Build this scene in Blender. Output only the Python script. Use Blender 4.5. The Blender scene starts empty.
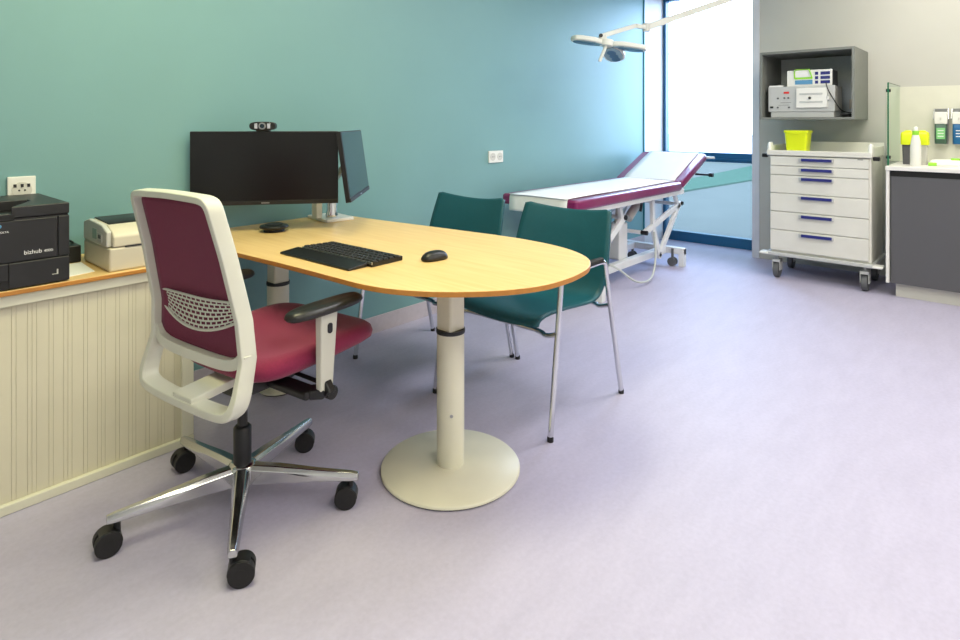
import bpy, bmesh, math, random
from mathutils import Vector, Matrix
random.seed(7)
scene = bpy.context.scene
COL = scene.collection
PI = math.pi

# ------------------------------------------------------------------ materials
def lin(c):
    return tuple(((v/255.0)/12.92 if v/255.0 <= .04045 else ((v/255.0+.055)/1.055)**2.4) for v in c)

def mat(name, rgb, rough=.5, metal=0.0, var=0.0, vscale=8.0, bump=0.0, bscale=200.0, coat=0.0, sheen=0.0, spec=.5, stretch=None):
    m = bpy.data.materials.new(name); m.use_nodes = True
    nt = m.node_tree; b = nt.nodes['Principled BSDF']
    c = lin(rgb)
    b.inputs['Base Color'].default_value = (*c, 1)
    b.inputs['Roughness'].default_value = rough
    b.inputs['Metallic'].default_value = metal
    b.inputs['Specular IOR Level'].default_value = spec
    if coat: b.inputs['Coat Weight'].default_value = coat
    if sheen: b.inputs['Sheen Weight'].default_value = sheen
    tc = nt.nodes.new('ShaderNodeTexCoord'); mp = nt.nodes.new('ShaderNodeMapping')
    nt.links.new(tc.outputs['Object'], mp.inputs['Vector'])
    if stretch: mp.inputs['Scale'].default_value = stretch
    nz = nt.nodes.new('ShaderNodeTexNoise'); nz.inputs['Scale'].default_value = vscale; nz.inputs['Detail'].default_value = 6
    nt.links.new(mp.outputs['Vector'], nz.inputs['Vector'])
    rp = nt.nodes.new('ShaderNodeValToRGB')
    v = var if var else .03
    rp.color_ramp.elements[0].position = .3; rp.color_ramp.elements[1].position = .7
    rp.color_ramp.elements[0].color = (*[max(0, x*(1-v)) for x in c], 1)
    rp.color_ramp.elements[1].color = (*[min(1, x*(1+v)) for x in c], 1)
    nt.links.new(nz.outputs['Fac'], rp.inputs['Fac']); nt.links.new(rp.outputs['Color'], b.inputs['Base Color'])
    if bump:
        n2 = nt.nodes.new('ShaderNodeTexNoise'); n2.inputs['Scale'].default_value = bscale; n2.inputs['Detail'].default_value = 3
        nt.links.new(tc.outputs['Object'], n2.inputs['Vector'])
        bp = nt.nodes.new('ShaderNodeBump'); bp.inputs['Strength'].default_value = bump; bp.inputs['Distance'].default_value = .002
        nt.links.new(n2.outputs['Fac'], bp.inputs['Height']); nt.links.new(bp.outputs['Normal'], b.inputs['Normal'])
    return m

def glass_mat(name, tint, gloss=.12, film=0.0, filmcol=(220, 235, 235)):
    m = bpy.data.materials.new(name); m.use_nodes = True
    nt = m.node_tree; nt.nodes.clear()
    out = nt.nodes.new('ShaderNodeOutputMaterial'); tr = nt.nodes.new('ShaderNodeBsdfTransparent')
    tr.inputs['Color'].default_value = (*lin(tint), 1)
    gl = nt.nodes.new('ShaderNodeBsdfGlossy'); gl.inputs['Roughness'].default_value = .03
    mx = nt.nodes.new('ShaderNodeMixShader'); lw = nt.nodes.new('ShaderNodeLayerWeight'); lw.inputs['Blend'].default_value = gloss
    if gloss > .05: nt.links.new(lw.outputs['Fresnel'], mx.inputs[0])
    else: mx.inputs[0].default_value = .18
    nt.links.new(tr.outputs[0], mx.inputs[1]); nt.links.new(gl.outputs[0], mx.inputs[2])
    last = mx
    if film:
        tl = nt.nodes.new('ShaderNodeBsdfTranslucent'); tl.inputs['Color'].default_value = (*lin(filmcol), 1)
        m2 = nt.nodes.new('ShaderNodeMixShader'); m2.inputs[0].default_value = film
        nt.links.new(mx.outputs[0], m2.inputs[1]); nt.links.new(tl.outputs[0], m2.inputs[2]); last = m2
    nt.links.new(last.outputs[0], out.inputs['Surface'])
    return m

def floor_mat():
    m = bpy.data.materials.new('lavender_linoleum'); m.use_nodes = True
    nt = m.node_tree; b = nt.nodes['Principled BSDF']
    tc = nt.nodes.new('ShaderNodeTexCoord')
    def noise(scale, det, rough=.6):
        n = nt.nodes.new('ShaderNodeTexNoise'); n.inputs['Scale'].default_value = scale; n.inputs['Detail'].default_value = det
        n.inputs['Roughness'].default_value = rough; nt.links.new(tc.outputs['Object'], n.inputs['Vector']); return n
    mp = nt.nodes.new('ShaderNodeMapping'); mp.inputs['Scale'].default_value = (1, 3, 1); mp.inputs['Rotation'].default_value = (0, 0, .35)
    nt.links.new(tc.outputs['Object'], mp.inputs['Vector'])
    n1 = noise(4, 8); nt.links.new(mp.outputs['Vector'], n1.inputs['Vector'])
    n2 = noise(60, 4)
    mm = nt.nodes.new('ShaderNodeMath'); mm.operation = 'ADD'
    nt.links.new(n1.outputs['Fac'], mm.inputs[0]); nt.links.new(n2.outputs['Fac'], mm.inputs[1])
    rp = nt.nodes.new('ShaderNodeValToRGB')
    e = rp.color_ramp.elements
    e[0].position = .75; e[0].color = (*lin(FLOOR_A), 1); e[1].position = 1.25; e[1].color = (*lin(FLOOR_B), 1)
    mr = nt.nodes.new('ShaderNodeMath'); mr.operation = 'MULTIPLY'; mr.inputs[1].default_value = .5
    e[0].position = .38; e[1].position = .62
    nt.links.new(mm.outputs[0], mr.inputs[0]); nt.links.new(mr.outputs[0], rp.inputs['Fac'])
    nt.links.new(rp.outputs['Color'], b.inputs['Base Color'])
    b.inputs['Roughness'].default_value = .56; b.inputs['Specular IOR Level'].default_value = .35
    return m

def wood_mat(name, a, bcol, rot=0.0):
    m = bpy.data.materials.new(name); m.use_nodes = True
    nt = m.node_tree; b = nt.nodes['Principled BSDF']
    tc = nt.nodes.new('ShaderNodeTexCoord'); mp = nt.nodes.new('ShaderNodeMapping')
    mp.inputs['Scale'].default_value = (30, 2.0, 30); mp.inputs['Rotation'].default_value = (0, 0, rot)
    nt.links.new(tc.outputs['Object'], mp.inputs['Vector'])
    n = nt.nodes.new('ShaderNodeTexNoise'); n.inputs['Scale'].default_value = 1.4; n.inputs['Detail'].default_value = 7
    nt.links.new(mp.outputs['Vector'], n.inputs['Vector'])
    rp = nt.nodes.new('ShaderNodeValToRGB'); e = rp.color_ramp.elements
    e[0].position = .3; e[0].color = (*lin(a), 1); e[1].position = .7; e[1].color = (*lin(bcol), 1)
    nt.links.new(n.outputs['Fac'], rp.inputs['Fac']); nt.links.new(rp.outputs['Color'], b.inputs['Base Color'])
    b.inputs['Roughness'].default_value = .38
    return m

FLOOR_A = (176, 171, 194); FLOOR_B = (186, 181, 204)
M = {}
M['floor'] = floor_mat()
M['teal_wall'] = mat('teal_wall_paint', (118, 160, 162), .46, var=.02, vscale=3, bump=.15, bscale=300)
M['grey_wall'] = mat('warm_grey_wall_paint', (192, 192, 184), .75, var=.02, vscale=3, bump=.1, bscale=300)
M['white_wall'] = mat('white_wall_paint', (225, 225, 222), .8, bump=.1)
M['jamb'] = mat('white_lacquer_jamb', (214, 216, 222), .5)
M['skirting'] = mat('lavender_skirting', (190, 182, 190), .5, var=.05, vscale=30)
M['frame_blue'] = mat('grey_aluminium_blue_lit', (24, 92, 132), .35)  # dark grey frame; the bluish daylight on it is put into the colour
M['glass'] = glass_mat('clear_glass', (250, 253, 253), .1)
M['film'] = glass_mat('frosted_film_glass', (116, 128, 122), .06, .26, (84, 84, 82))
M['screen_glass'] = glass_mat('green_tinted_glass', (240, 250, 242), .03)
M['glass_edge'] = mat('green_glass_edge', (20, 104, 74), .2)
M['beech'] = wood_mat('beech_laminate', (222, 184, 120), (234, 200, 140))
M['beech_edge'] = mat('beech_edge', (190, 128, 54), .45, var=.08, vscale=40)
M['cream_metal'] = mat('cream_powder_coat', (222, 220, 200), .42)
M['tambour'] = mat('cream_tambour_slats', (218, 212, 188), .5, var=.02)
M['groove'] = mat('tambour_groove', (204, 198, 174), .7)
M['white_plastic'] = mat('white_plastic', (232, 232, 226), .35)
M['grey_plastic'] = mat('pale_grey_plastic', (205, 204, 196), .4)
M['beige_plastic'] = mat('beige_plastic', (212, 204, 182), .42)
M['chair_frame'] = mat('pale_grey_chair_frame', (214, 214, 200), .38)
M['wine'] = mat('wine_red_fabric_lit', (132, 26, 68), .85, var=.1, vscale=180, bump=.35, bscale=900, sheen=.2)  # seat's wine red, with the light on it brightened into the colour
M['wine_back'] = mat('wine_red_mesh_fabric', (116, 32, 64), .85, var=.08, vscale=180, bump=.35, bscale=900, sheen=.1)
M['maroon_vinyl'] = mat('maroon_vinyl', (122, 24, 84), .3, var=.06, coat=.5)
M['black'] = mat('black_plastic', (20, 20, 22), .4)
M['black_soft'] = mat('black_soft_rubber', (24, 23, 24), .6)
M['arm_pad'] = mat('black_arm_pad', (30, 29, 27), .35)
M['printer_black'] = mat('printer_charcoal', (33, 33, 35), .42)
M['printer_dark'] = mat('printer_recess_black', (14, 14, 15), .5)
M['screen'] = mat('dark_screen', (6, 6, 7), .3)
M['screen_blue'] = mat('screen_painted_reflection', (22, 42, 56), .12)  # blue sky reflection put into the base colour
M['chrome'] = mat('chrome', (220, 222, 224), .1, 1.0)
M['polished'] = mat('polished_aluminium', (205, 206, 206), .16, 1.0)
M['steel'] = mat('satin_steel', (170, 172, 172), .35, .9)
M['teal_shell'] = mat('teal_plastic_shell', (24, 84, 96), .42, var=.04, vscale=60, bump=.05)
M['paper'] = mat('white_paper', (240, 240, 240), .8, var=.015)
M['bed_white'] = mat('white_bed_frame', (226, 228, 228), .35)
M['grey_box'] = mat('grey_laminate', (122, 125, 120), .55, var=.04, vscale=30)
M['grey_lightened'] = mat('grey_laminate_lightened', (204, 212, 212), .55, var=.03, vscale=30)  # grey laminate with colour lightened to brighten the shaded box interior
M['dark_door'] = mat('dark_grey_laminate', (86, 86, 90), .5, var=.08, vscale=200)
M['plinth'] = mat('pale_plinth', (200, 198, 190), .45)
M['worktop_white'] = mat('white_worktop', (232, 230, 226), .35)
M['splash'] = mat('cream_splashback', (216, 216, 200), .3)
M['cart'] = mat('cream_cart_shell', (222, 221, 212), .38)
M['cart_grey'] = mat('grey_cart_trim', (190, 192, 190), .4)
M['navy'] = mat('navy_blue_grip', (38, 44, 120), .4)
M['yellow'] = mat('lime_yellow_plastic', (222, 236, 20), .4)
M['lime'] = mat('lime_green_plastic', (150, 222, 56), .4)
M['green_label'] = mat('green_label', (130, 200, 130), .45)
M['dark_green'] = mat('dark_green_bottle', (64, 96, 78), .35)
M['blue_label'] = mat('blue_label', (16, 96, 150), .4)
M['pale_blue'] = mat('pale_blue_print', (90, 150, 190), .5)
M['red_led'] = mat('red_print', (214, 40, 34), .4)
M['wheel_grey'] = mat('grey_wheel', (92, 94, 96), .5)
M['white_print'] = mat('white_lettering', (235, 235, 235), .5)
M['dark_print'] = mat('dark_marks', (40, 40, 44), .5)
M['lamp_lens'] = mat('lamp_lens', (120, 150, 165), .2)
M['lamp_white'] = mat('lamp_white_enamel', (214, 216, 208), .3)
M['pave'] = mat('pale_paving', (134, 130, 124), .8, var=.06, vscale=2)
M['grass'] = mat('lawn_green', (62, 116, 90), .9, var=.2, vscale=12)
M['lcd'] = mat('lcd_grey_green', (140, 160, 146), .3)
M['cable'] = mat('pale_cable', (196, 200, 196), .5)
M['blue_metal'] = mat('blue_lit_metal', (40, 110, 170), .4)

# ------------------------------------------------------------------ mesh helpers
def link(name, me, m=None, parent=None):
    o = bpy.data.objects.new(name, me); COL.objects.link(o)
    if m is not None and me is not None: me.materials.append(m)
    if parent is not None: o.parent = parent
    return o

def fin(name, bm, m, parent=None, bevel=0, seg=2, smooth=True, ang=40, loc=None, rotz=None, solid=0, subsurf=0, offset=-1):
    bmesh.ops.recalc_face_normals(bm, faces=bm.faces[:])
    me = bpy.data.meshes.new(name); bm.to_mesh(me); bm.free()
    if smooth:
        me.polygons.foreach_set('use_smooth', [True]*len(me.polygons)); me.set_sharp_from_angle(angle=math.radians(ang))
    o = link(name, me, m, parent)
    if solid:
        s = o.modifiers.new('solid', 'SOLIDIFY'); s.thickness = solid; s.offset = offset
    if bevel:
        b = o.modifiers.new('bevel', 'BEVEL'); b.width = bevel; b.segments = seg; b.limit_method = 'ANGLE'; b.angle_limit = math.radians(40)
        b.harden_normals = True
    if subsurf:
        s = o.modifiers.new('sub', 'SUBSURF'); s.levels = subsurf; s.render_levels = subsurf
    if loc is not None: o.location = loc
    if rotz is not None: o.rotation_euler = (0, 0, rotz)
    return o

def BM(): return bmesh.new()

def box(bm, x0, x1, y0, y1, z0, z1, Mx=None):
    vs = [bm.verts.new((x, y, z)) for x in (x0, x1) for y in (y0, y1) for z in (z0, z1)]
    for f in ((0,1,3,2),(4,6,7,5),(0,4,5,1),(2,3,7,6),(0,2,6,4),(1,5,7,3)):
        bm.faces.new([vs[i] for i in f])
    if Mx is not None:
        for v in vs: v.co = Mx @ v.co
    return vs

def bar(bm, p0, p1, w, h, up=(0, 0, 1), w1=None, h1=None):
    """rectangular bar between two points; w across, h along up"""
    p0, p1 = Vector(p0), Vector(p1); d = (p1-p0).normalized(); up = Vector(up)
    s = d.cross(up)
    if s.length < 1e-4: s = d.cross(Vector((1, 0, 0)))
    s.normalize(); u = s.cross(d).normalized()
    w1 = w if w1 is None else w1; h1 = h if h1 is None else h1
    r0 = [bm.verts.new(p0+s*a*w/2+u*b*h/2) for a, b in ((-1,-1),(1,-1),(1,1),(-1,1))]
    r1 = [bm.verts.new(p1+s*a*w1/2+u*b*h1/2) for a, b in ((-1,-1),(1,-1),(1,1),(-1,1))]
    for i in range(4):
        bm.faces.new([r0[i], r0[(i+1) % 4], r1[(i+1) % 4], r1[i]])
    bm.faces.new(r0[::-1]); bm.faces.new(r1)

def cr(pts, n=6, closed=False):
    """catmull-rom through points (any dimension)"""
    P = [Vector(p) for p in pts]; out = []; L = len(P)
    rng = range(L) if closed else range(L-1)
    for i in rng:
        if closed: a, b, c, d = P[(i-1) % L], P[i], P[(i+1) % L], P[(i+2) % L]
        else: a, b, c, d = P[max(i-1, 0)], P[i], P[i+1], P[min(i+2, L-1)]
        for k in range(n):
            t = k/n
            out.append(.5*((2*b)+(c-a)*t+(2*a-5*b+4*c-d)*t*t+(3*b-a-3*c+d)*t**3))
    if not closed: out.append(P[-1])
    return out

def tube(bm, pts, r, seg=10, closed=False, cap=True):
    P = [Vector(p) for p in pts]; L = len(P)
    rs = r if isinstance(r, (list, tuple)) else [r]*L
    rings = []; n = None
    for i, p in enumerate(P):
        if closed: t = (P[(i+1) % L]-P[(i-1) % L])
        else: t = P[min(i+1, L-1)]-P[max(i-1, 0)]
        t.normalize()
        if n is None:
            n = t.cross(Vector((0, 0, 1)))
            if n.length < 1e-3: n = t.cross(Vector((1, 0, 0)))
            n.normalize()
        n = (n-t*n.dot(t)).normalized(); b = t.cross(n)
        rings.append([bm.verts.new(p+(n*math.cos(2*PI*k/seg)+b*math.sin(2*PI*k/seg))*rs[i]) for k in range(seg)])
    m = L if closed else L-1
    for i in range(m):
        A, B = rings[i], rings[(i+1) % L]
        for k in range(seg): bm.faces.new([A[k], A[(k+1) % seg], B[(k+1) % seg], B[k]])
    if cap and not closed: bm.faces.new(rings[0][::-1]); bm.faces.new(rings[-1])

def cyl(bm, p0, p1, r, r1=None, seg=24):
    tube(bm, [p0, p1], [r, r if r1 is None else r1], seg)

def lathe(bm, prof, c=(0, 0, 0), seg=40):
    c = Vector(c); rings = []
    for r, z in prof:
        if r < 1e-5: rings.append([bm.verts.new(c+Vector((0, 0, z)))])
        else: rings.append([bm.verts.new(c+Vector((r*math.cos(2*PI*k/seg), r*math.sin(2*PI*k/seg), z))) for k in range(seg)])
    for A, B in zip(rings, rings[1:]):
        if len(A) == 1 and len(B) == 1: continue
        for k in range(seg):
            if len(A) == 1: bm.faces.new([A[0], B[(k+1) % seg], B[k]])
            elif len(B) == 1: bm.faces.new([A[k], A[(k+1) % seg], B[0]])
            else: bm.faces.new([A[k], A[(k+1) % seg], B[(k+1) % seg], B[k]])
    if len(rings[0]) > 1: bm.faces.new(rings[0][::-1])
    if len(rings[-1]) > 1: bm.faces.new(rings[-1])

def prism(bm, poly, z0, z1, Mx=None):
    a = [bm.verts.new((p[0], p[1], z0)) for p in poly]; b = [bm.verts.new((p[0], p[1], z1)) for p in poly]
    bm.faces.new(a[::-1]); bm.faces.new(b); n = len(a)
    for i in range(n): bm.faces.new([a[i], a[(i+1) % n], b[(i+1) % n], b[i]])
    if Mx is not None:
        for v in a+b: v.co = Mx @ v.co

def rrect(x0, x1, y0, y1, r, n=6):
    out = []
    for cx, cy, a0 in ((x1-r, y1-r, 0), (x0+r, y1-r, 90), (x0+r, y0+r, 180), (x1-r, y0+r, 270)):
        for k in range(n+1):
            a = math.radians(a0+90*k/n); out.append((cx+r*math.cos(a), cy+r*math.sin(a)))
    return out

def rings_solid(bm, outline, prof, deform=None):
    """closed solid from an outline scaled inwards; prof = [(inset, z)] bottom to top"""
    cx = sum(p[0] for p in outline)/len(outline); cy = sum(p[1] for p in outline)/len(outline)
    hx = max(abs(p[0]-cx) for p in outline); hy = max(abs(p[1]-cy) for p in outline)
    R_ = []
    for ins, z in prof:
        fx, fy = max(0, (hx-ins)/hx), max(0, (hy-ins)/hy)
        R_.append([bm.verts.new((cx+(p[0]-cx)*fx, cy+(p[1]-cy)*fy, z)) for p in outline])
    n = len(outline)
    for A, B in zip(R_, R_[1:]):
        for k in range(n): bm.faces.new([A[k], A[(k+1) % n], B[(k+1) % n], B[k]])
    bm.faces.new(R_[0][::-1]); bm.faces.new(R_[-1])
    if deform:
        for r in R_:
            for v in r: v.co = Vector(deform(v.co))

def sheet(bm, fn, nu, nv):
    V = [[bm.verts.new(fn(i/nu, j/nv)) for j in range(nv+1)] for i in range(nu+1)]
    for i in range(nu):
        for j in range(nv): bm.faces.new([V[i][j], V[i+1][j], V[i+1][j+1], V[i][j+1]])

def text_mesh(name, body, size, m, parent, Mx, align='LEFT'):
    cu = bpy.data.curves.new(name, 'FONT'); cu.body = body; cu.size = size; cu.extrude = .0004; cu.align_x = align
    t = bpy.data.objects.new(name+'_src', cu); COL.objects.link(t)
    dg = bpy.context.evaluated_depsgraph_get(); me = bpy.data.meshes.new_from_object(t.evaluated_get(dg))
    bpy.data.objects.remove(t); me.transform(Mx); me.materials.clear()
    return link(name, me, m, parent)

def thing(name, label, cat, loc=(0, 0, 0), rotz=0, group=None):
    o = bpy.data.objects.new(name, None); COL.objects.link(o); o.empty_display_size = .1
    o.location = loc; o.rotation_euler = (0, 0, rotz); o['label'] = label; o['category'] = cat
    if group: o['group'] = group
    return o

def tag(o, label, cat, group=None):
    o['label'] = label; o['category'] = cat
    if group: o['group'] = group
    return o

def struct(o): o['kind'] = 'structure'; return o

def kids(o): return [c for c in bpy.data.objects if c.parent == o]
def dup(root, loc, rotz=None, label=None):
    r = root.copy(); COL.objects.link(r); r.location = loc
    if rotz is not None: r.rotation_euler = (0, 0, rotz)
    if label: r['label'] = label
    for ch in kids(root):
        c = ch.copy(); COL.objects.link(c); c.parent = r
        for g in kids(ch):
            d = g.copy(); COL.objects.link(d); d.parent = c
    return r

# ------------------------------------------------------------------ room shell
# X runs along the teal wall towards the window, Y runs into the teal wall, camera above the origin
XB, XW, YL, CEIL = 5.85, 6.15, 2.845, 2.85
b = BM(); box(b, -2.2, 6.3, -3.2, 3.05, -.12, 0); struct(fin('floor', b, M['floor'], smooth=False))
b = BM(); box(b, -2.2, 6.3, -3.2, 3.05, CEIL, CEIL+.1); struct(fin('ceiling', b, M['white_wall'], smooth=False))
b = BM(); box(b, -2.2, 5.72, YL, 3.05, 0, CEIL); struct(fin('wall_left', b, M['teal_wall'], smooth=False))
b = BM(); box(b, 5.72, 6.3, YL-.004, 3.05, 0, CEIL); struct(fin('trim_1', b, M['jamb'], smooth=False))
b = BM(); box(b, XB, 6.3, -3.2, 1.83, 0, CEIL); struct(fin('wall_back', b, M['grey_wall'], smooth=False))
b = BM(); box(b, XB, 6.3, 1.83, YL-.004, 2.62, CEIL); struct(fin('trim_2', b, M['grey_wall'], smooth=False))
b = BM(); box(b, XB-.012, XB, 1.765, 1.83, 0, CEIL); struct(fin('trim_3', b, M['jamb'], smooth=False, bevel=.002))
b = BM(); box(b, -2.2, 6.3, -3.3, -3.2, 0, CEIL); struct(fin('wall_right', b, M['white_wall'], smooth=False))
b = BM(); box(b, -2.3, -2.2, -3.3, 3.05, 0, CEIL); struct(fin('wall_front', b, M['white_wall'], smooth=False))
b = BM(); box(b, 1.02, 5.72, YL-.007, YL, 0, .1); struct(fin('baseboard_left', b, M['skirting'], bevel=.002))

b = BM(); box(b, 5.70, 5.722, YL-.010, YL, .1, CEIL); struct(fin('trim_5', b, mat('corner_bead_shading', (28, 122, 134), .4), bevel=.002))  # darker teal strip painted in for the shading along the corner bead
# window in the recess beside the teal wall
w = bpy.data.objects.new('window_1', None); COL.objects.link(w); w.location = (XW, 0, 0); struct(w)
y0, y1 = 1.70, YL-.006
b = BM()
box(b, 0, .09, y1-.03, y1, 0, 2.62); box(b, 0, .09, y0, y0+.11, 0, 2.62)
box(b, 0, .09, y0+.11, y1-.03, 0, .10); box(b, 0, .09, y0+.11, y1-.03, 2.54, 2.62)
struct(fin('window_frame', b, M['frame_blue'], w, bevel=.003))
b = BM(); box(b, 0, .09, y0+.11, y1-.03, .845, .94); box(b, -.012, 0, y0+.11, y1-.03, .86, .88)
struct(fin('window_transom', b, M['frame_blue'], w, bevel=.003))
b = BM(); sheet(b, lambda u, v: (.043, y0+.11+(y1-y0-.14)*u, .94+1.6*v), 1, 1); struct(fin('upper_pane', b, M['glass'], w, smooth=False))
b = BM(); sheet(b, lambda u, v: (.043, y0+.11+(y1-y0-.14)*u, .10+.745*v), 1, 1); struct(fin('lower_pane', b, M['film'], w, smooth=False))
# ground outside
b = BM(); box(b, 6.3, 60, -30, 40, -.2, -.02); struct(fin('paving', b, M['pave'], smooth=False))
b = BM(); prism(b, [(8, 4.6), (10.86, 4.49), (13.62, 4.27), (18, 4.2), (26, 5.9), (17.96, 5.63), (13.58, 5.38), (9, 5.25)], -.02, .01)
g = fin('lawn', b, M['grass'], smooth=False); g['kind'] = 'stuff'; tag(g, 'strip of green lawn outside behind the lower window pane', 'lawn')

# ------------------------------------------------------------------ wall sockets
def socket(loc, wd, ht, n, label):
    t = thing('wall_socket', label, 'socket', loc)
    b = BM(); box(b, -wd/2, wd/2, -.012, 0, -ht/2, ht/2); fin('cover_plate', b, M['white_plastic'], t, bevel=.003)
    for k in range(n):
        x = (k-(n-1)/2)*wd/n
        b = BM(); c = min(wd/n, ht)*.36
        prism(b, [(c*math.cos(a*PI/10), c*math.sin(a*PI/10)) for a in range(20)], 0, .003, Matrix.Translation((x, -.0115, 0)) @ Matrix.Rotation(PI/2, 4, 'X'))
        i = fin('socket_insert', b, M['grey_plastic'], t)
        b = BM()
        for s in (-1, 1): cyl(b, (x+s*.009, -.0148, 0), (x+s*.009, -.0155, 0), .0035, seg=10)
        fin('pin_hole', b, M['dark_print'], i)
    return t
socket((3.366, YL, .998), .158, .086, 2, 'white double wall socket on the teal wall above the examination couch foot')
t = socket((.56, YL, .99), .088, .105, 1, 'white wall socket with small slots just above the black printer')
b = BM()
for k, x in enumerate((-.022, 0, .02)): box(b, x-.004, x+.005, -.0165, -.0115, .012, .024)
fin('slot', b, M['dark_print'], t)

# ------------------------------------------------------------------ tambour cabinet + worktop + things on it
def cabinet():
    x0, x1, yf = -.45, 1.02, 2.40
    t = thing('tambour_cabinet', 'low cream tambour-door cabinet along the teal wall under the beech worktop', 'cabinet', (x0, yf, 0))
    W = x1-x0; D = .435
    b = BM(); box(b, 0, W, .05, D, .03, .66); fin('carcass', b, M['cream_metal'], t, bevel=.003)
    b = BM(); box(b, 0, W, -.004, D, 0, .032); fin('base_rail', b, M['cream_metal'], t, bevel=.004)
    b = BM(); box(b, 0, W, -.002, D, .66, .698); fin('top_rail', b, M['cream_metal'], t, bevel=.004)
    b = BM(); box(b, W-.045, W, 0, .06, .032, .66); fin('side_post', b, M['cream_metal'], t, bevel=.004)
    b = BM(); box(b, W-.068, W-.045, .012, .05, .032, .66); fin('shadow_gap', b, M['groove'], t)
    b = BM(); x = .0; k = 0
    wd = [.012, .03, .012, .012, .034]
    while x < W-.075:
        s = wd[k % 5]; k += 1
        box(b, x, min(x+s-.001, W-.07), .012, .05, .032, .66); x += s
    fin('tambour_door', b, M['tambour'], t, bevel=.0006, seg=1)
    b = BM(); box(b, 0, W-.068, .0135, .0505, .032, .66); fin('door_backing', b, M['groove'], t)
    return t
cabinet()
b = BM(); box(b, -.46, 1.04, 2.385, 2.842, .698, .714)
o = fin('worktop', b, M['beech'], bevel=.003); tag(o, 'narrow beech worktop on the cream tambour cabinet', 'worktop')
o.data.materials.append(M['beech_edge'])
for p in o.data.polygons:
    if abs(p.normal.z) < .5: p.material_index = 1
ZT = .7142

def printer():
    t = thing('laser_printer', 'large black laser printer at the left end of the beech worktop', 'printer', (.604, 2.393, ZT))
    W, D, Hh = -.42, .39, .265
    b = BM(); box(b, W, 0, .006, D, 0, .228); fin('body', b, M['printer_black'], t, bevel=.006)
    b = BM()
    prism(b, [(.0, 0), (.0, D), (-.085, D), (-.075, .16), (-.16, .0)], .228, Hh)
    box(b, W, -.075, .20, D, .228, Hh); box(b, W, -.16, 0, .03, .228, .244); box(b, W, W+.06, .03, .20, .228, Hh)
    fin('top_cover', b, M['printer_black'], t, bevel=.004)
    b = BM(); box(b, W+.06, -.10, .03, .20, .2275, .2295); fin('output_tray', b, M['printer_dark'], t)
    b = BM(); box(b, W+.01, -.034, 0, .008, .088, .221); fin('front_door', b, M['printer_black'], t, bevel=.003)
    b = BM(); box(b, -.032, 0, .0, .008, .088, .222); fin('side_column', b, M['printer_black'], t, bevel=.003)
    tr = BM(); box(tr, -.165, 0, -.002, .008, .004, .085); box(tr, W, -.165, -.002, .008, .03, .085)
    tr = fin('paper_tray', tr, M['printer_black'], t, bevel=.003)
    b = BM(); box(b, W, -.165, .0, .0075, .004, .03); fin('tray_grip', b, M['printer_dark'], tr)
    b = BM(); box(b, -.037, -.033, -.004, 0, .030, .046); box(b, -.05, -.037, -.004, 0, .030, .032); fin('level_window', b, M['grey_plastic'], tr)
    b = BM(); box(b, W, -.15, -.001, .004, .223, .240); fin('exit_slot', b, M['printer_dark'], t)
    F_ = Matrix.Rotation(PI/2, 4, 'X')
    text_mesh('lettering', 'bizhub', .0185, M['white_print'], t, Matrix.Translation((-.126, -.0006, .108)) @ F_)
    text_mesh('lettering', '4000i', .0115, M['white_print'], t, Matrix.Translation((-.072, -.0006, .1085)) @ F_)
    text_mesh('lettering', 'KONICA MINOLTA', .0085, M['white_print'], t, Matrix.Translation((-.165, -.0006, .184)) @ F_, 'RIGHT')
    b = BM(); cyl(b, (-.189, .0, .206), (-.189, -.0012, .206), .006, seg=20); fin('emblem', b, M['pale_blue'], t)
    return t
printer()

def label_printer():
    t = thing('label_printer', 'small beige desktop label printer between the black printer and the office chair', 'label printer', (.728, 2.405, ZT))
    L, D = .27, .295
    side = [(0.004, 0), (D, 0), (D+.0, .10), (D-.015, .158), (D-.06, .168), (.06, .160), (.012, .140), (0, .125), (0, .06)]
    # profile runs across Y, extruded along X
    def extr(bm, prof, xa, xb, bulge=0):
        A = [bm.verts.new((xa, y, z)) for y, z in prof]; B_ = [bm.verts.new((xb, y, z)) for y, z in prof]
        n = len(prof); bm.faces.new(A); bm.faces.new(B_[::-1])
        for i in range(n): bm.faces.new([A[i], B_[i], B_[(i+1) % n], A[(i+1) % n]])
    b = BM(); extr(b, [(.004, 0), (D, 0), (D, .085), (0, .085)], .0, L); fin('base', b, M['beige_plastic'], t, bevel=.008, seg=3)
    b = BM(); extr(b, [(0, .087), (D, .087), (D, .13), (D-.02, .160), (D-.07, .167), (.07, .160), (.018, .145), (0, .125)], .012, L); fin('lid', b, M['beige_plastic'], t, bevel=.006, seg=3)
    b = BM(); extr(b, [(.02, .087), (D-.01, .087), (D-.012, .155), (D-.07, .169), (.08, .162), (.02, .142)], -.004, .014)
    f = fin('front_panel', b, M['grey_plastic'], t, bevel=.005, seg=2)
    b = BM(); box(b, -.006, -.003, .125, .17, .105, .142); fin('display', b, M['lcd'], f)
    b = BM(); box(b, -.006, -.003, .066, .112, .1, .13); fin('button_pad', b, M['cart_grey'], f)
    b = BM(); box(b, -.0075, -.005, .074, .086, .112, .125); box(b, -.0075, -.005, .09, .102, .112, .125); fin('button', b, M['wheel_grey'], f)
    b = BM(); extr(b, [(.075, .160), (D-.05, .166), (D-.06, .172), (.085, .167)], .02, L-.02); fin('paper_slot', b, M['black'], t, bevel=.002)
    b = BM(); box(b, .05, .24, -.0015, .004, .0845, .0885); fin('label_exit', b, M['dark_print'], t)
    return t
label_printer()
t = thing('power_adapter', 'black power adapter with a loop of cable behind the black printer', 'power adapter', (.665, 2.73, ZT))
b = BM(); box(b, -.045, .05, -.05, .05, 0, .065); fin('case', b, M['black'], t, bevel=.005)
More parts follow.
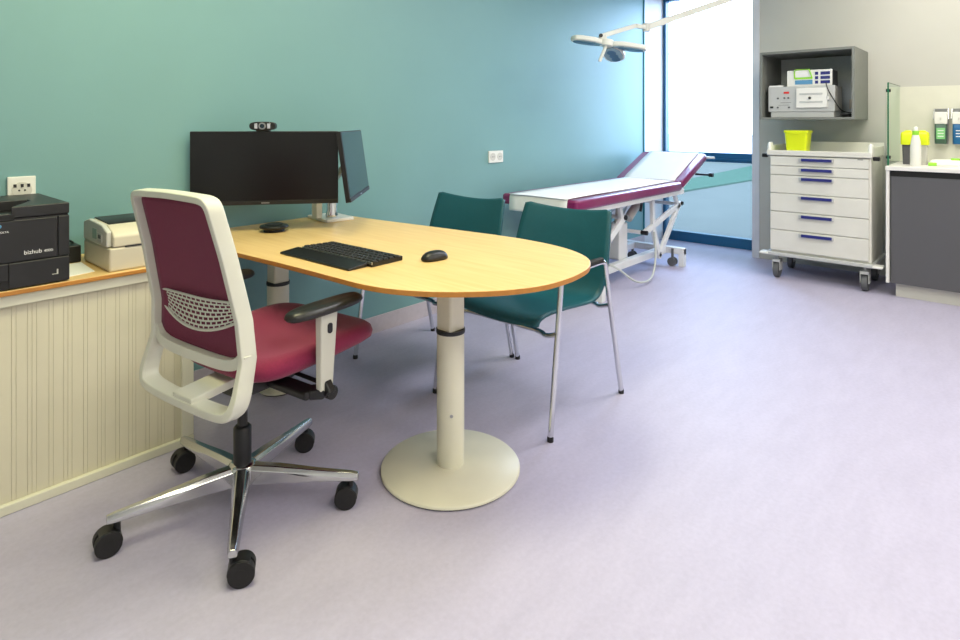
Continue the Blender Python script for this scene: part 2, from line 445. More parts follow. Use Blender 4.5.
b = BM(); tube(b, cr([(-.03, .01, .065), (-.01, .0, .085), (.02, -.01, .08), (.04, .02, .067)], 6), .004, 8); fin('cable', b, M['black'], t)
b = BM(); prism(b, [(.615, 2.45), (.70, 2.47), (.71, 2.665), (.62, 2.66)], ZT, ZT+.002)
tag(fin('paper_sheet', b, M['paper'], smooth=False), 'white sheet of paper lying flat beside the black printer', 'paper')

# ------------------------------------------------------------------ desk
def desk():
    t = thing('meeting_desk', 'beech desk with rounded end on two cream columns', 'desk', (1.58, 1.9, 0))
    ox, oy = 1.58, 1.9
    pts = [(1.98, 2.842), (2.005, 2.5), (2.035, 2.25), (2.075, 1.9), (2.092, 1.72), (2.094, 1.58), (2.075, 1.43), (2.03, 1.30), (1.955, 1.195), (1.85, 1.128),
           (1.74, 1.100), (1.63, 1.094), (1.52, 1.112), (1.40, 1.175), (1.285, 1.285), (1.21, 1.405), (1.175, 1.53), (1.166, 1.70), (1.155, 1.95), (1.130, 2.3)]
    sm = [(p.x, p.y) for p in cr([(x, y, 0) for x, y in pts], 5)] + [(1.11, 2.842)]
    b = BM(); prism(b, [(x-ox, y-oy) for x, y in sm], .722, .74)
    o = fin('tabletop', b, M['beech'], t, bevel=.0025, ang=30); o.data.materials.append(M['beech_edge'])
    for p in o.data.polygons:
        if abs(p.normal.z) < .5: p.material_index = 1
    b = BM(); bar(b, (1.56-ox, 1.45-oy, .70), (1.485-ox, 2.68-oy, .70), .08, .043); fin('crossbeam', b, M['cream_metal'], t, bevel=.003)
    for (x, y, rr) in ((1.561, 1.530, .25), (1.485, 2.585, .085)):
        b = BM(); lathe(b, [(0, .004), (rr-.004, .004), (rr, .006), (rr, .012), (rr-.004, .016), (.056, .022), (0, .022)], (x-ox, y-oy, 0), 64)
        p = fin('base_plate', b, M['cream_metal'], t, ang=50)
        b = BM(); lathe(b, [(0, 0), (rr-.006, 0), (rr-.006, .0045), (0, .0045)], (x-ox, y-oy, 0), 64); fin('floor_pad', b, M['black'], p)
        b = BM(); lathe(b, [(0, .02), (.0495, .02), (.0495, .495), (0, .495)], (x-ox, y-oy, 0), 40); c = fin('lower_column', b, M['cream_metal'], t, ang=50)
        b = BM(); cyl(b, (x-ox-.033, y-oy-.0365, .21), (x-ox-.0345, y-oy-.038, .21), .006, seg=14); fin('screw', b, M['steel'], c)
        b = BM(); lathe(b, [(.03, .492), (.052, .492), (.053, .498), (.052, .506), (.03, .506)], (x-ox, y-oy, 0), 40); fin('collar_ring', b, M['black'], t)
        b = BM(); prism(b, [(x-ox+p_[0], y-oy+p_[1]) for p_ in rrect(-.038, .038, -.038, .038, .012)], .49, .722); fin('upper_column', b, M['cream_metal'], t, ang=50)
    return t
desk()
ZD = .7402

# keyboard (local x away from the user, y along its length)
def keyboard():
    t = thing('keyboard', 'black compact keyboard with palm rest on the desk', 'keyboard', (1.364, 1.912, ZD), math.radians(1.5))
    b = BM(); box(b, -.128, -.045, -.205, .222, 0, .016)
    for v in b.verts:
        if v.co.x < -.1 and v.co.z > .01: v.co.z = .008
    fin('palm_rest', b, M['black'], t, bevel=.005, seg=3)
    b = BM(); box(b, -.042, .106, -.222, .2, 0, .017); bd = fin('case', b, M['black'], t, bevel=.003)
    b = BM(); box(b, -.0435, -.0395, -.225, .198, .010, .0185); fin('silver_trim', b, M['steel'], t)
    b = BM(); box(b, -.007, .007, -.0065, .0065, 0, .006)
    for v in b.verts:
        if v.co.z > .003: v.co.x *= .78; v.co.y *= .78
    k0 = None
    for r in range(5):
        n = 19
        for c in range(n):
            if r == 4 and c % 5 == 0 and c: continue
            loc = (-.027+r*.0255, .187-c*.0224 - (.004*r if c < 14 else 0), .0168)
            if k0 is None:
                k0 = fin('key', b, M['black_soft'], bd, bevel=.001); k0.scale = (1.55, 1.5, 1); k0.location = loc
            else:
                k = k0.copy(); COL.objects.link(k); k.location = loc
    return t
keyboard()

def mouse():
    t = thing('computer_mouse', 'small black computer mouse on the desk right of the keyboard', 'mouse', (1.560, 1.612, ZD), math.radians(-8))
    out = [(.055*math.copysign(abs(math.cos(a))**.8, math.cos(a)), .031*math.copysign(abs(math.sin(a))**.8, math.sin(a))) for a in [2*PI*k/28 for k in range(28)]]
    b = BM(); rings_solid(b, out, [(.004, 0), (.0, .006), (.001, .014), (.006, .024), (.014, .031), (.024, .034)], lambda c: (c.x, c.y, c.z*(1-.25*(c.x/.055)**2)))
    fin('body', b, M['black'], t, ang=60)
    b = BM(); cyl(b, (.03, -.004, .0225), (.03, .004, .0225), .006, seg=16); fin('scroll_wheel', b, M['steel'], t)
    return t
mouse()
t = thing('speakerphone', 'round black speakerphone puck on the desk below the black monitor', 'speakerphone', (1.467, 2.59, ZD))
b = BM(); lathe(b, [(0, 0), (.045, 0), (.048, .004), (.044, .012), (0, .012)]); fin('foot', b, M['black_soft'], t)
b = BM(); lathe(b, [(0, .012), (.05, .012), (.063, .018), (.065, .024), (.062, .029), (.05, .032), (0, .033)], seg=48); fin('body', b, M['black'], t, ang=60)
b = BM(); lathe(b, [(0, .0325), (.04, .0325), (.042, .0345), (.038, .036), (0, .037)], seg=40); fin('grille', b, M['black_soft'], t, ang=60)

# monitor stand
def mstand():
    t = thing('monitor_stand', 'white monitor stand with chrome posts at the wall end of the desk', 'monitor stand', (1.83, 2.665, ZD))
    b = BM(); prism(b, rrect(-.06, .10, -.07, .15, .012), 0, .016, Matrix.Rotation(-.12, 4, 'Z')); fin('base_plate', b, M['white_plastic'], t, bevel=.004)
    b = BM(); box(b, -.085, -.05, .0, .045, .016, .33); fin('column', b, M['white_plastic'], t, bevel=.004)
    b = BM(); lathe(b, [(0, .016), (.03, .016), (.032, .03), (.026, .05), (.026, .22), (0, .22)], (.0, -.01, 0), 28); fin('post', b, M['chrome'], t, ang=50)
    b = BM(); bar(b, (-.066, .02, .30), (-.34, -.02, .30), .03, .03); bar(b, (.0, -.01, .2), (.03, -.12, .31), .03, .03); bar(b, (-.066, .02, .30), (0, -.01, .2), .03, .03)
    fin('arm', b, M['steel'], t, bevel=.004)
    return t
mstand()

def monitor(name, label, A, B_, z0, z1, thick, face, smat, tilt=0, logo=False):
    """A, B_ bottom ends of the screen seen left / right from the front"""
    ax = Vector((A[0], A[1])); bx = Vector((B_[0], B_[1])); w = (bx-ax).length; c = (ax+bx)/2
    rot = math.atan2(bx.y-ax.y, bx.x-ax.x)
    t = thing(name, label, 'monitor', (c.x, c.y, z0), rot)
    t.rotation_euler = (-tilt, 0, rot)
    h = z1-z0
    b = BM(); box(b, -w/2, w/2, 0, thick, 0, h); fin('housing', b, M['black'], t, bevel=.003)
    b = BM(); box(b, -w/2+.006, w/2-.006, -.0015, .002, .022, h-.006); fin('screen', b, smat, t)
    b = BM(); box(b, -w/2, w/2, -.003, .004, 0, .018); bz = fin('bottom_bezel', b, M['black_soft'], t, bevel=.0015)
    b = BM(); box(b, -.018, .018, -.0036, -.0028, .006, .011); fin('bezel_mark', b, M['steel'], bz)
    b = BM(); box(b, -.10, .10, thick, thick+.012, h*.25, h*.75); fin('rear_housing', b, M['black'], t, bevel=.005)
    return t, w, h, rot
mon, mw, mh, mrot = monitor('computer_monitor', 'large black-screened monitor facing the office chair, webcam on its top edge', (1.170, 2.798), (1.685, 2.394), .868, 1.207, .022, 0, M['screen'])
monitor('computer_monitor', 'second monitor turned away toward the teal chairs, seen nearly edge-on', (1.600, 2.180), (1.986, 2.545), .897, 1.212, .022, 0, M['screen_blue'], tilt=math.radians(8))

def webcam():
    c = Vector((1.43, 2.595)); n = Vector((math.sin(mrot), -math.cos(mrot)))
    t = thing('webcam', 'small black and silver webcam on top of the main monitor', 'webcam', (c.x-.006, c.y+.014, 1.2075), mrot)
    b = BM()
    out = [(.058*math.copysign(abs(math.cos(a))**.6, math.cos(a)), .020*math.copysign(abs(math.sin(a))**.7, math.sin(a))) for a in [2*PI*k/28 for k in range(28)]]
    prism(b, out, 0, .05, Matrix.Translation((0, .024, .024)) @ Matrix.Rotation(PI/2, 4, 'X'))
    fin('body', b, M['black'], t, bevel=.004, seg=3)
    b = BM(); cyl(b, (0, -.028, .024), (0, -.034, .024), .016, seg=28); l = fin('lens_ring', b, M['steel'], t)
    b = BM(); cyl(b, (0, -.034, .024), (0, -.0365, .024), .010, seg=24); fin('lens', b, M['screen_blue'], l)
    for s in (-1, 1):
        b = BM(); box(b, s*.028-.007, s*.028+.007, -.0285, -.0255, .012, .036); fin('silver_panel', b, M['chrome'], t, bevel=.001)
    b = BM(); box(b, -.03, .03, -.02, .03, 0, .009); fin('clip', b, M['black'], t, bevel=.002)
    return t
webcam()

# ------------------------------------------------------------------ office chair
def YAW(r, c): return math.atan2(-.7473*r-.6644*c, .6644*r-.7473*c)
def office_chair():
    t = thing('office_chair', 'wine-red swivel office chair with pale frame and five-star base', 'office chair', (.958, 1.889, 0), math.radians(8.0))
    ph = math.radians(23.3-8.0)
    b = BM(); lathe(b, [(0, .085), (.040, .085), (.045, .10), (.043, .135), (.034, .142), (0, .142)], seg=32); fin('base_hub', b, M['polished'], t, ang=50)
    for k in range(5):
        a = ph+2*PI*k/5; d = Vector((math.cos(a), math.sin(a), 0))
        b = BM(); s = Vector((-d.y, d.x, 0))
        secs = [(.03, .050, .078, .138), (.12, .046, .083, .133), (.25, .036, .086, .120), (.355, .030, .086, .112), (.379, .024, .086, .108)]
        rr = []
        for (q, w_, zb, zt) in secs:
            p = d*q
            rr.append([b.verts.new(p+s*(w_/2)*i+Vector((0, 0, z))) for i, z in ((-1, zb), (1, zb), (1, zt-.012), (.55, zt), (-.55, zt), (-1, zt-.012))])
        for A, B_ in zip(rr, rr[1:]):
            for i in range(6): b.faces.new([A[i], A[(i+1) % 6], B_[(i+1) % 6], B_[i]])
        b.faces.new(rr[0]); b.faces.new(rr[-1][::-1])
        fin('base_leg', b, M['polished'], t, bevel=.003)
        # caster
        cpos = d*.352; yaw = [YAW(-1, .2), YAW(-.5, .5), YAW(-.5, .4), YAW(1, -.3), YAW(-1, .1)][k]-math.radians(8.0)
        f = Vector((math.cos(yaw), math.sin(yaw), 0)); s2 = Vector((-f.y, f.x, 0)); ax = cpos+f*(.004, .012, .024, .022, .013)[k]+Vector((0, 0, .035))
        b = BM(); cyl(b, cpos+Vector((0, 0, .05)), cpos+Vector((0, 0, .09)), .010, seg=14)
        pr = [ax+Vector((0, 0, 0))+(f*math.cos(x)+Vector((0, 0, 1))*math.sin(x))*.037 for x in [math.radians(q) for q in range(50, 196, 15)]]
        L_ = [b.verts.new(p-s2*.022) for p in pr]+[b.verts.new(ax-s2*.022)]; R__ = [b.verts.new(p+s2*.023) for p in pr]+[b.verts.new(ax+s2*.023)]
        n = len(L_); b.faces.new(L_); b.faces.new(R__[::-1])
        for i in range(n): b.faces.new([L_[i], R__[i], R__[(i+1) % n], L_[(i+1) % n]])
        c = fin('caster', b, M['black'], t, bevel=.002)
        for q in (-1, 1):
            b = BM(); cyl(b, ax+s2*q*.0265, ax+s2*q*.005, .035, seg=28); cyl(b, ax+s2*q*.0285, ax+s2*q*.0265, .016, seg=20); fin('caster_wheel', b, M['black_soft'], c, bevel=.004)
    b = BM(); lathe(b, [(0, .14), (.027, .14), (.028, .145), (.028, .255), (.022, .262), (.016, .262), (.016, .40), (0, .40)], seg=28); fin('gas_lift', b, M['black'], t, ang=50)
    b = BM(); prism(b, [(-.07, -.05), (-.03, -.085), (.12, -.085), (.22, -.06), (.22, .06), (.12, .085), (-.03, .085), (-.07, .05)], .385, .466)
    box(b, .03, .09, -.27, .27, .392, .42)
    fin('seat_mechanism', b, M['black'], t, bevel=.01, seg=3)
    b = BM(); tube(b, [(.1, -.08, .43), (.11, -.25, .42)], .007); fin('lever', b, M['black'], t)
    # seat cushion
    ax_, ay_ = .255, .255
    out = [(.155+ax_*math.copysign(abs(math.cos(a))**.42, math.cos(a)), ay_*math.copysign(abs(math.sin(a))**.42, math.sin(a))) for a in [2*PI*k/56 for k in range(56)]]
    def seat_def(c):
        u = (c.x-.155)/ax_; v = c.y/ay_
        z = c.z + .012*max(0, abs(v))**3 - .03*max(0, u-.35)**2 + .012*u
        if c.z > .50: z -= .014*(1-min(1, u*u))*(1-min(1, v*v))
        return (c.x, c.y*(1-.06*max(0, -u)), z)
    b = BM(); rings_solid(b, out, [(.05, .466), (.02, .469), (.004, .480), (0, .498), (.006, .518), (.02, .530), (.05, .536), (.11, .536), (.18, .536), (.24, .535)], seat_def)
    fin('seat', b, M['wine'], t, ang=80)
    # back frame
    PX = [(1.06, -.242), (1.03, -.235), (.87, -.192), (.68, -.152), (.57, -.147), (.51, -.163), (.46, -.178), (.41, -.192), (.38, -.20)]
    WZ = [(1.06, .196), (1.03, .198), (.87, .214), (.68, .229), (.57, .240), (.46, .248), (.38, .242)]
    def itp(T, z):
        for (za, va), (zb, vb) in zip(T, T[1:]):
            if z >= zb:
                q = (za-z)/(za-zb); q = max(0, min(1, q)); return va+(vb-va)*q
        return T[-1][1]
    right = [(0, 1.037), (-.10, 1.035), (-.170, 1.031), (-.193, 1.015), (-.199, .97)]+[(-itp(WZ, z)+.008, z) for z in (.88, .78, .68, .6, .55, .51, .475)]+[(-.232, .442), (-.206, .423), (-.13, .415), (0, .413)]
    loop = right+[(-y, z) for y, z in right[-2:0:-1]]
    lp = [(p.x, p.y) for p in cr([(y, z, 0) for y, z in loop], 4, True)]
    b = BM(); n = len(lp); R_ = []
    for i, (y, z) in enumerate(lp):
        ya, za = lp[(i-1) % n]; yb, zb = lp[(i+1) % n]
        tx, tz = yb-ya, zb-za; l = math.hypot(tx, tz); nx, nz = tz/l, -tx/l
        x = itp(PX, z); low = max(0, min(1, (.56-z)/.1)); hw = .0125+.003*low; dp = .052+.004*low
        xs = .0
        R_.append([b.verts.new((x+xs+dxx, y+nx*s_*hw, z+nz*s_*hw)) for dxx, s_ in ((-dp*.45, -.8), (-dp*.45, .8), (dp*.2, 1), (dp*.55, .7), (dp*.55, -.7), (dp*.2, -1))])
    for i in range(n):
        A, B_ = R_[i], R_[(i+1) % n]
        for k in range(6): b.faces.new([A[k], A[(k+1) % 6], B_[(k+1) % 6], B_[k]])
    fin('back_frame', b, M['chair_frame'], t, bevel=.004, ang=50)
    cb = cr([(0, -.230, .592), (0, -.218, .572), (0, -.185, .552), (0, -.10, .543), (0, .10, .543), (0, .185, .552), (0, .218, .572), (0, .230, .592)], 6)
    b = BM(); R_ = []
    for i, p in enumerate(cb):
        q = cb[min(i+1, len(cb)-1)]-cb[max(i-1, 0)]; l = math.hypot(q.y, q.z); ny, nz = -q.z/l, q.y/l; x = itp(PX, p.z)-.004
        R_.append([b.verts.new((x+dx, p.y+ny*s_*.016, p.z+nz*s_*.016)) for dx, s_ in ((-.012, -1), (-.012, 1), (.014, 1), (.014, -1))])
    for A, B_ in zip(R_, R_[1:]):
        for k in range(4): b.faces.new([A[k], A[(k+1) % 4], B_[(k+1) % 4], B_[k]])
    b.faces.new(R_[0]); b.faces.new(R_[-1][::-1]); fin('back_crossbar', b, M['chair_frame'], t, bevel=.004, ang=50)
    b = BM(); bar(b, (-.212, -.01, .427), (-.05, -.01, .440), .10, .026); fin('back_bracket', b, M['chair_frame'], t, bevel=.004)
    # upholstery
    def up(u, v):
        z = .552+u*.468; y = (v*2-1); wz = itp(WZ, z)-.012
        e = 0
        if u < .14: e = (1-math.sqrt(max(0, 1-((.14-u)/.14)**2)))*.045
        return (itp(PX, z)+.006-.006*y*y, y*(wz-e), z)
    b = BM(); sheet(b, up, 30, 16); fin('backrest', b, M['wine_back'], t, solid=.012, offset=1, ang=80)
    # perforated lumbar plate
    b = BM(); NC, NR = 17, 7
    def pt(y, q):
        top = .722+.01*(y/.2)**2*(1 if y < 0 else -1); k = (y-.02)/.225
        bot = .620+.06*max(0, min(1.2, k*k)); z = bot+(top-bot)*q
        return Vector((itp(PX, z)+.006-.016*(1-(y/.2)**2), y, z))
    for j in range(NR):
        sh = .5 if j % 2 else 0
        for i in range(-1, NC):
            ya = -.212+.424*(i+sh)/NC; yb = -.212+.424*(i+1+sh)/NC; ya = max(ya, -.212); yb = min(yb, .212)
            if yb-ya < .003: continue
            q0, q1 = j/NR, (j+1)/NR; my, mq = (yb-ya)*.13, (q1-q0)*.2
            O = [pt(ya, q0), pt(yb, q0), pt(yb, q1), pt(ya, q1)]; I = [pt(ya+my, q0+mq), pt(yb-my, q0+mq), pt(yb-my, q1-mq), pt(ya+my, q1-mq)]
            vo = [b.verts.new(p) for p in O]; vi = [b.verts.new(p) for p in I]
            for k in range(4): b.faces.new([vo[k], vo[(k+1) % 4], vi[(k+1) % 4], vi[k]])
    def rimline(q): return [pt(-.214+.428*k/24, q) for k in range(25)]
    tube(b, rimline(0), .0045, 8); tube(b, rimline(1), .004, 8)
    fin('lumbar_support', b, M['chair_frame'], t, smooth=False)
    # armrests
    for s in (-1, 1):
        y = s*.285
        b = BM(); bar(b, (.065, s*.25, .406), (.095, y, .406), .055, .03); bar(b, (.095, y+s*.012, .395), (.095, y-s*.012, .43), .06, .028, up=(1, 0, 0))
        a = fin('arm_bracket', b, M['black'], t, bevel=.006)
        b = BM(); cyl(b, (.112, y-.018, .400), (.112, y+.018, .400), .022, seg=24); fin('arm_knob', b, M['black_soft'], a, bevel=.003)
        b = BM(); bar(b, (.092, y, .41), (.102, y, .664), .026, .050, up=(1, 0, 0), w1=.03, h1=.07); p = fin('arm_post', b, M['chair_frame'], t, bevel=.006)
        b = BM(); prism(b, rrect(.092, .110, .590, .622, .008), y+s*.0145, y+s*.018, Matrix(((1, 0, 0, 0), (0, 0, 1, 0), (0, 1, 0, 0), (0, 0, 0, 1)))); fin('arm_button', b, M['black'], p)
        out = [(.097+.148*math.copysign(abs(math.cos(q))**.75, math.cos(q)), y+.046*math.copysign(abs(math.sin(q))**.7, math.sin(q))) for q in [2*PI*k/36 for k in range(36)]]
        b = BM(); rings_solid(b, out, [(.02, .666), (.006, .670), (0, .678), (.003, .688), (.012, .695), (.025, .698), (.035, .697)],
                              lambda c: (c.x, c.y-s*.0*(c.x-.1), c.z-.01-.25*max(0, abs(c.x-.09)-.1)**2*(1 if c.x > .1 else 3)))
        fin('arm_pad', b, M['arm_pad'], t, ang=70)
    return t
office_chair()

# ------------------------------------------------------------------ visitor chairs
def visitor_chair(X, Y, label):
    t = thing('visitor_chair', label, 'chair', (X, Y, 0), PI, 'teal visitor chairs')
    prof = cr([(.245, .400, .215), (.238, .424, .22), (.20, .440, .228), (.10, .442, .235), (-.02, .434, .24), (-.12, .43, .245), (-.178, .446, .25), (-.215, .50, .26), (-.24, .58, .268), (-.265, .66, .268), (-.292, .75, .26), (-.318, .828, .25)], 5)
    n = len(prof)-1
    def sh(u, v):
        f = u*n; i = min(int(f), n-1); q = f-i; p = prof[i].lerp(prof[i+1], q); y = v*2-1
        back = max(0, min(1, (p.y-.45)/.2)); top = max(0, min(1, (p.y-.74)/.09))
        x = p.x+.035*back*y*y+(0 if back else 0); z = p.y+.016*(1-back)*y*y+.026*top*(y*y-.45)
        hw = p.z
        e = max(0, (abs(y)-.9)/.1)
        return (x, y*hw, z-.012*top*e*e)
    b = BM(); sheet(b, sh, 55, 18); fin('shell', b, M['teal_shell'], t, solid=.011, offset=0, ang=70)
    r = .0115; YW = .303
    for s in (-1, 1):
        # front leg: foot at local x .285, rear foot at -.28
        b = BM(); tube(b, [(.285, s*YW, .012), (.205, s*(YW-.004), .60)], r, 12); l = fin('leg', b, M['chrome'], t)
        b = BM(); lathe(b, [(0, 0), (.013, 0), (.013, .014), (.0115, .02), (0, .02)], (.2855, s*YW, 0), 14); fin('foot_cap', b, M['black'], l)
        b = BM(); tube(b, [(-.28, s*YW, .012), (-.145, s*(YW-.004), .60)], r, 12); l = fin('leg', b, M['chrome'], t)
        b = BM(); lathe(b, [(0, 0), (.013, 0), (.013, .014), (.0115, .02), (0, .02)], (-.2805, s*YW, 0), 14); fin('foot_cap', b, M['black'], l)
        b = BM(); tube(b, cr([(.205, s*(YW-.004), .60), (.195, s*(YW-.004), .622), (.16, s*(YW-.004), .632), (0, s*(YW-.004), .632), (-.105, s*(YW-.004), .632), (-.138, s*(YW-.004), .622), (-.145, s*(YW-.004), .60)], 5), r, 12)
        fin('arm_tube', b, M['chrome'], t)
        b = BM(); tube(b, cr([(.19, s*(YW-.004), .640), (.12, s*(YW-.004), .643), (0, s*(YW-.004), .643), (-.11, s*(YW-.004), .640)], 4), .0145, 12); fin('arm_rest', b, M['black_soft'], t)
    for x0, zz in ((.232, .40), (-.185, .425)):
        b = BM(); tube(b, cr([(x0, -YW, zz+.005), (x0-.005, -.24, zz-.015), (x0-.02, -.17, zz-.01), (x0-.02, .17, zz-.01), (x0-.005, .24, zz-.015), (x0, YW, zz+.005)], 5), .010, 10); fin('seat_rail', b, M['chrome'], t)
    return t
vc = visitor_chair(2.235, 1.668, 'teal shell visitor chair nearest the rounded desk end')
dup(vc, (2.235, 2.312, 0), label='teal shell visitor chair nearest the teal wall, mostly hidden behind the desk')

# ------------------------------------------------------------------ examination couch
def couch():
    t = thing('examination_couch', 'white-framed examination couch with maroon padding against the teal wall by the window', 'examination couch', (4.3, 2.45, 0))
    ox, oy = 4.3, 2.45; Yn, Yf = 2.118, 2.755
    b = BM(); prism(b, [(x-ox, y-oy) for x, y in rrect(3.322, 4.975, Yn, Yf, .035)], .667, .742); fin('mattress', b, M['maroon_vinyl'], t, bevel=.022, seg=4)
    ang = math.atan2(.235, .575)
    Mx = Matrix.Translation((4.965-ox, 0, .708)) @ Matrix.Rotation(-ang, 4, 'Y')
    b = BM(); prism(b, [(x, y-oy) for x, y in rrect(0, .60, Yn, Yf, .04)], -.032, .034, Mx); fin('head_rest', b, M['maroon_vinyl'], t, bevel=.022, seg=4)
    b = BM()
    for y in (Yn+.045, Yf-.045): box(b, 3.40-ox, 5.06-ox, y-oy-.02, y-oy+.02, .632, .676)
    for x in (3.42, 4.2, 5.0): box(b, x-ox-.02, x-ox+.02, Yn-oy+.05, Yf-oy-.05, .636, .674)
    fin('top_frame', b, M['bed_white'], t, bevel=.003)
    for y in (Yn+.06, Yf-.06):
        b = BM(); bar(b, (5.0-ox, y-oy, .655), (5.5-ox, y-oy, .86), .03, .03); fin('head_support', b, M['bed_white'], t, bevel=.003)
    b = BM(); cyl(b, (5.50-ox, Yn-.07-oy, .925), (5.50-ox, Yf-oy, .925), .011, seg=12)
    fin('paper_roll_bar', b, M['bed_white'], t)
    b = BM(); cyl(b, (5.36-ox, Yn-.075-oy, .78), (5.36-ox, Yn+.05-oy, .78), .009, seg=12); cyl(b, (5.36-ox, Yn-.11-oy, .78), (5.36-ox, Yn-.075-oy, .78), .018, seg=18); fin('adjuster_knob', b, M['black'], t)
    for x in (3.36, 3.42): 
        b = BM(); box(b, x-ox, x-ox+.025, Yn-oy+.01, Yn-oy+.05, .625, .68); fin('bracket', b, M['black'], t, bevel=.003)
    # base
    b = BM(); box(b, 3.70-ox, 5.06-ox, 2.30-oy, 2.36-oy, .10, .155); box(b, 3.70-ox, 5.06-ox, 2.60-oy, 2.66-oy, .10, .155); fin('base_frame', b, M['bed_white'], t, bevel=.004)
    for x in (3.70, 5.07):
        b = BM(); box(b, x-ox-.028, x-ox+.028, 2.14-oy, 2.74-oy, .105, .16)
        for y in (2.14, 2.69): box(b, x-ox-.026, x-ox+.026, y-oy, y-oy+.05, 0, .155)
        f = fin('cross_foot', b, M['bed_white'], t, bevel=.004)
        for y in (2.24, 2.62):
            xx = x-ox-(.03 if x > 4 else -.03)
            b = BM(); cyl(b, (xx, y-oy, .05), (xx, y-oy, .15), .011, seg=12); cyl(b, (xx-.014, y-oy, .038), (xx-.026, y-oy, .038), .037, seg=22); cyl(b, (xx+.014, y-oy, .038), (xx+.026, y-oy, .038), .037, seg=22)
            fin('castor', b, M['wheel_grey'], t)
    for y in (2.22, 2.68):
        yy = y-oy
        b = BM()
        bar(b, (3.80-ox, yy, .13), (3.90-ox, yy, .40), .028, .05); bar(b, (3.895-ox, yy, .385), (4.13-ox, yy, .53), .028, .05); bar(b, (4.10-ox, yy, .50), (4.06-ox, yy, .66), .026, .036)
        fin('lift_arm', b, M['bed_white'], t, bevel=.004)
        b = BM(); bar(b, (4.72-ox, yy, .13), (5.12-ox, yy, .53), .028, .05); bar(b, (4.74-ox, yy, .13), (4.61-ox, yy, .40), .028, .05); bar(b, (4.47-ox, yy, .365), (5.15-ox, yy, .535), .028, .045)
        bar(b, (4.62-ox, yy, .36), (4.60-ox, yy, .66), .03, .04); bar(b, (5.12-ox, yy, .5), (5.0-ox, yy, .66), .026, .036)
        fin('lift_arm', b, M['bed_white'], t, bevel=.004)
        b = BM()
        for x, z in ((4.125, .53), (4.47, .366), (5.15, .536)): cyl(b, (x-ox, yy-.026, z), (x-ox, yy+.026, z), .018, seg=16)
        fin('pivot_cap', b, M['black'], t)
    for x, z in ((3.80, .14), (4.12, .53), (4.47, .366), (5.13, .53)):
        b = BM(); cyl(b, (x-ox, 2.22-oy, z), (x-ox, 2.68-oy, z), .016); fin('cross_tube', b, M['bed_white'], t)
    b = BM(); box(b, 4.30-ox, 4.44-ox, 2.35-oy, 2.47-oy, .155, .44); fin('motor_housing', b, M['bed_white'], t, bevel=.01)
    b = BM(); cyl(b, (4.37-ox, 2.41-oy, .44), (4.42-ox, 2.41-oy, .63), .022); cyl(b, (4.5-ox, 2.38-oy, .46), (4.72-ox, 2.38-oy, .60), .036); fin('actuator', b, M['grey_plastic'], t)
    b = BM(); tube(b, cr([(4.40-ox, 2.36-oy, .62), (4.46-ox, 2.31-oy, .64), (4.55-ox, 2.29-oy, .60), (4.56-ox, 2.30-oy, .52)], 6), .011, 8); fin('hose', b, M['black'], t)
    b = BM(); tube(b, cr([(3.95-ox, 2.24-oy, .20), (4.02-ox, 2.20-oy, .16), (4.15-ox, 2.14-oy, .06), (4.3-ox, 2.12-oy, .03), (4.45-ox, 2.14-oy, .05), (4.56-ox, 2.17-oy, .14), (4.6-ox, 2.19-oy, .25), (4.6-ox, 2.20-oy, .36)], 7), .008, 8); fin('cable', b, M['cable'], t)
    # paper sheet lying over it
    ca, sa = math.cos(ang), math.sin(ang)
    path = [(3.312, .630), (3.313, .69), (3.317, .725), (3.330, .741), (3.355, .745), (3.9, .745), (4.5, .745), (4.93, .745), (4.975, .750)]
    path += [(4.965+q*ca-.038*sa, .708+q*sa+.038*ca) for q in (.08, .2, .4, .55, .585)]
    path = cr([(x-ox, z-.74, 0) for x, z in path], 3)
    n = len(path)-1
    def pf(u, v):
        q = path[min(int(round(u*n)), n)]
        y = 2.19+v*.48-oy
        return (q.x, y, q.y+.0015*math.sin(u*40+v*5))
    b = BM(); sheet(b, pf, n, 8); tag(fin('couch_paper', b, M['paper'], None, solid=.0015, offset=1, ang=60, loc=(ox, oy, .742)), 'white paper sheet covering the maroon examination couch', 'paper cover')
couch()

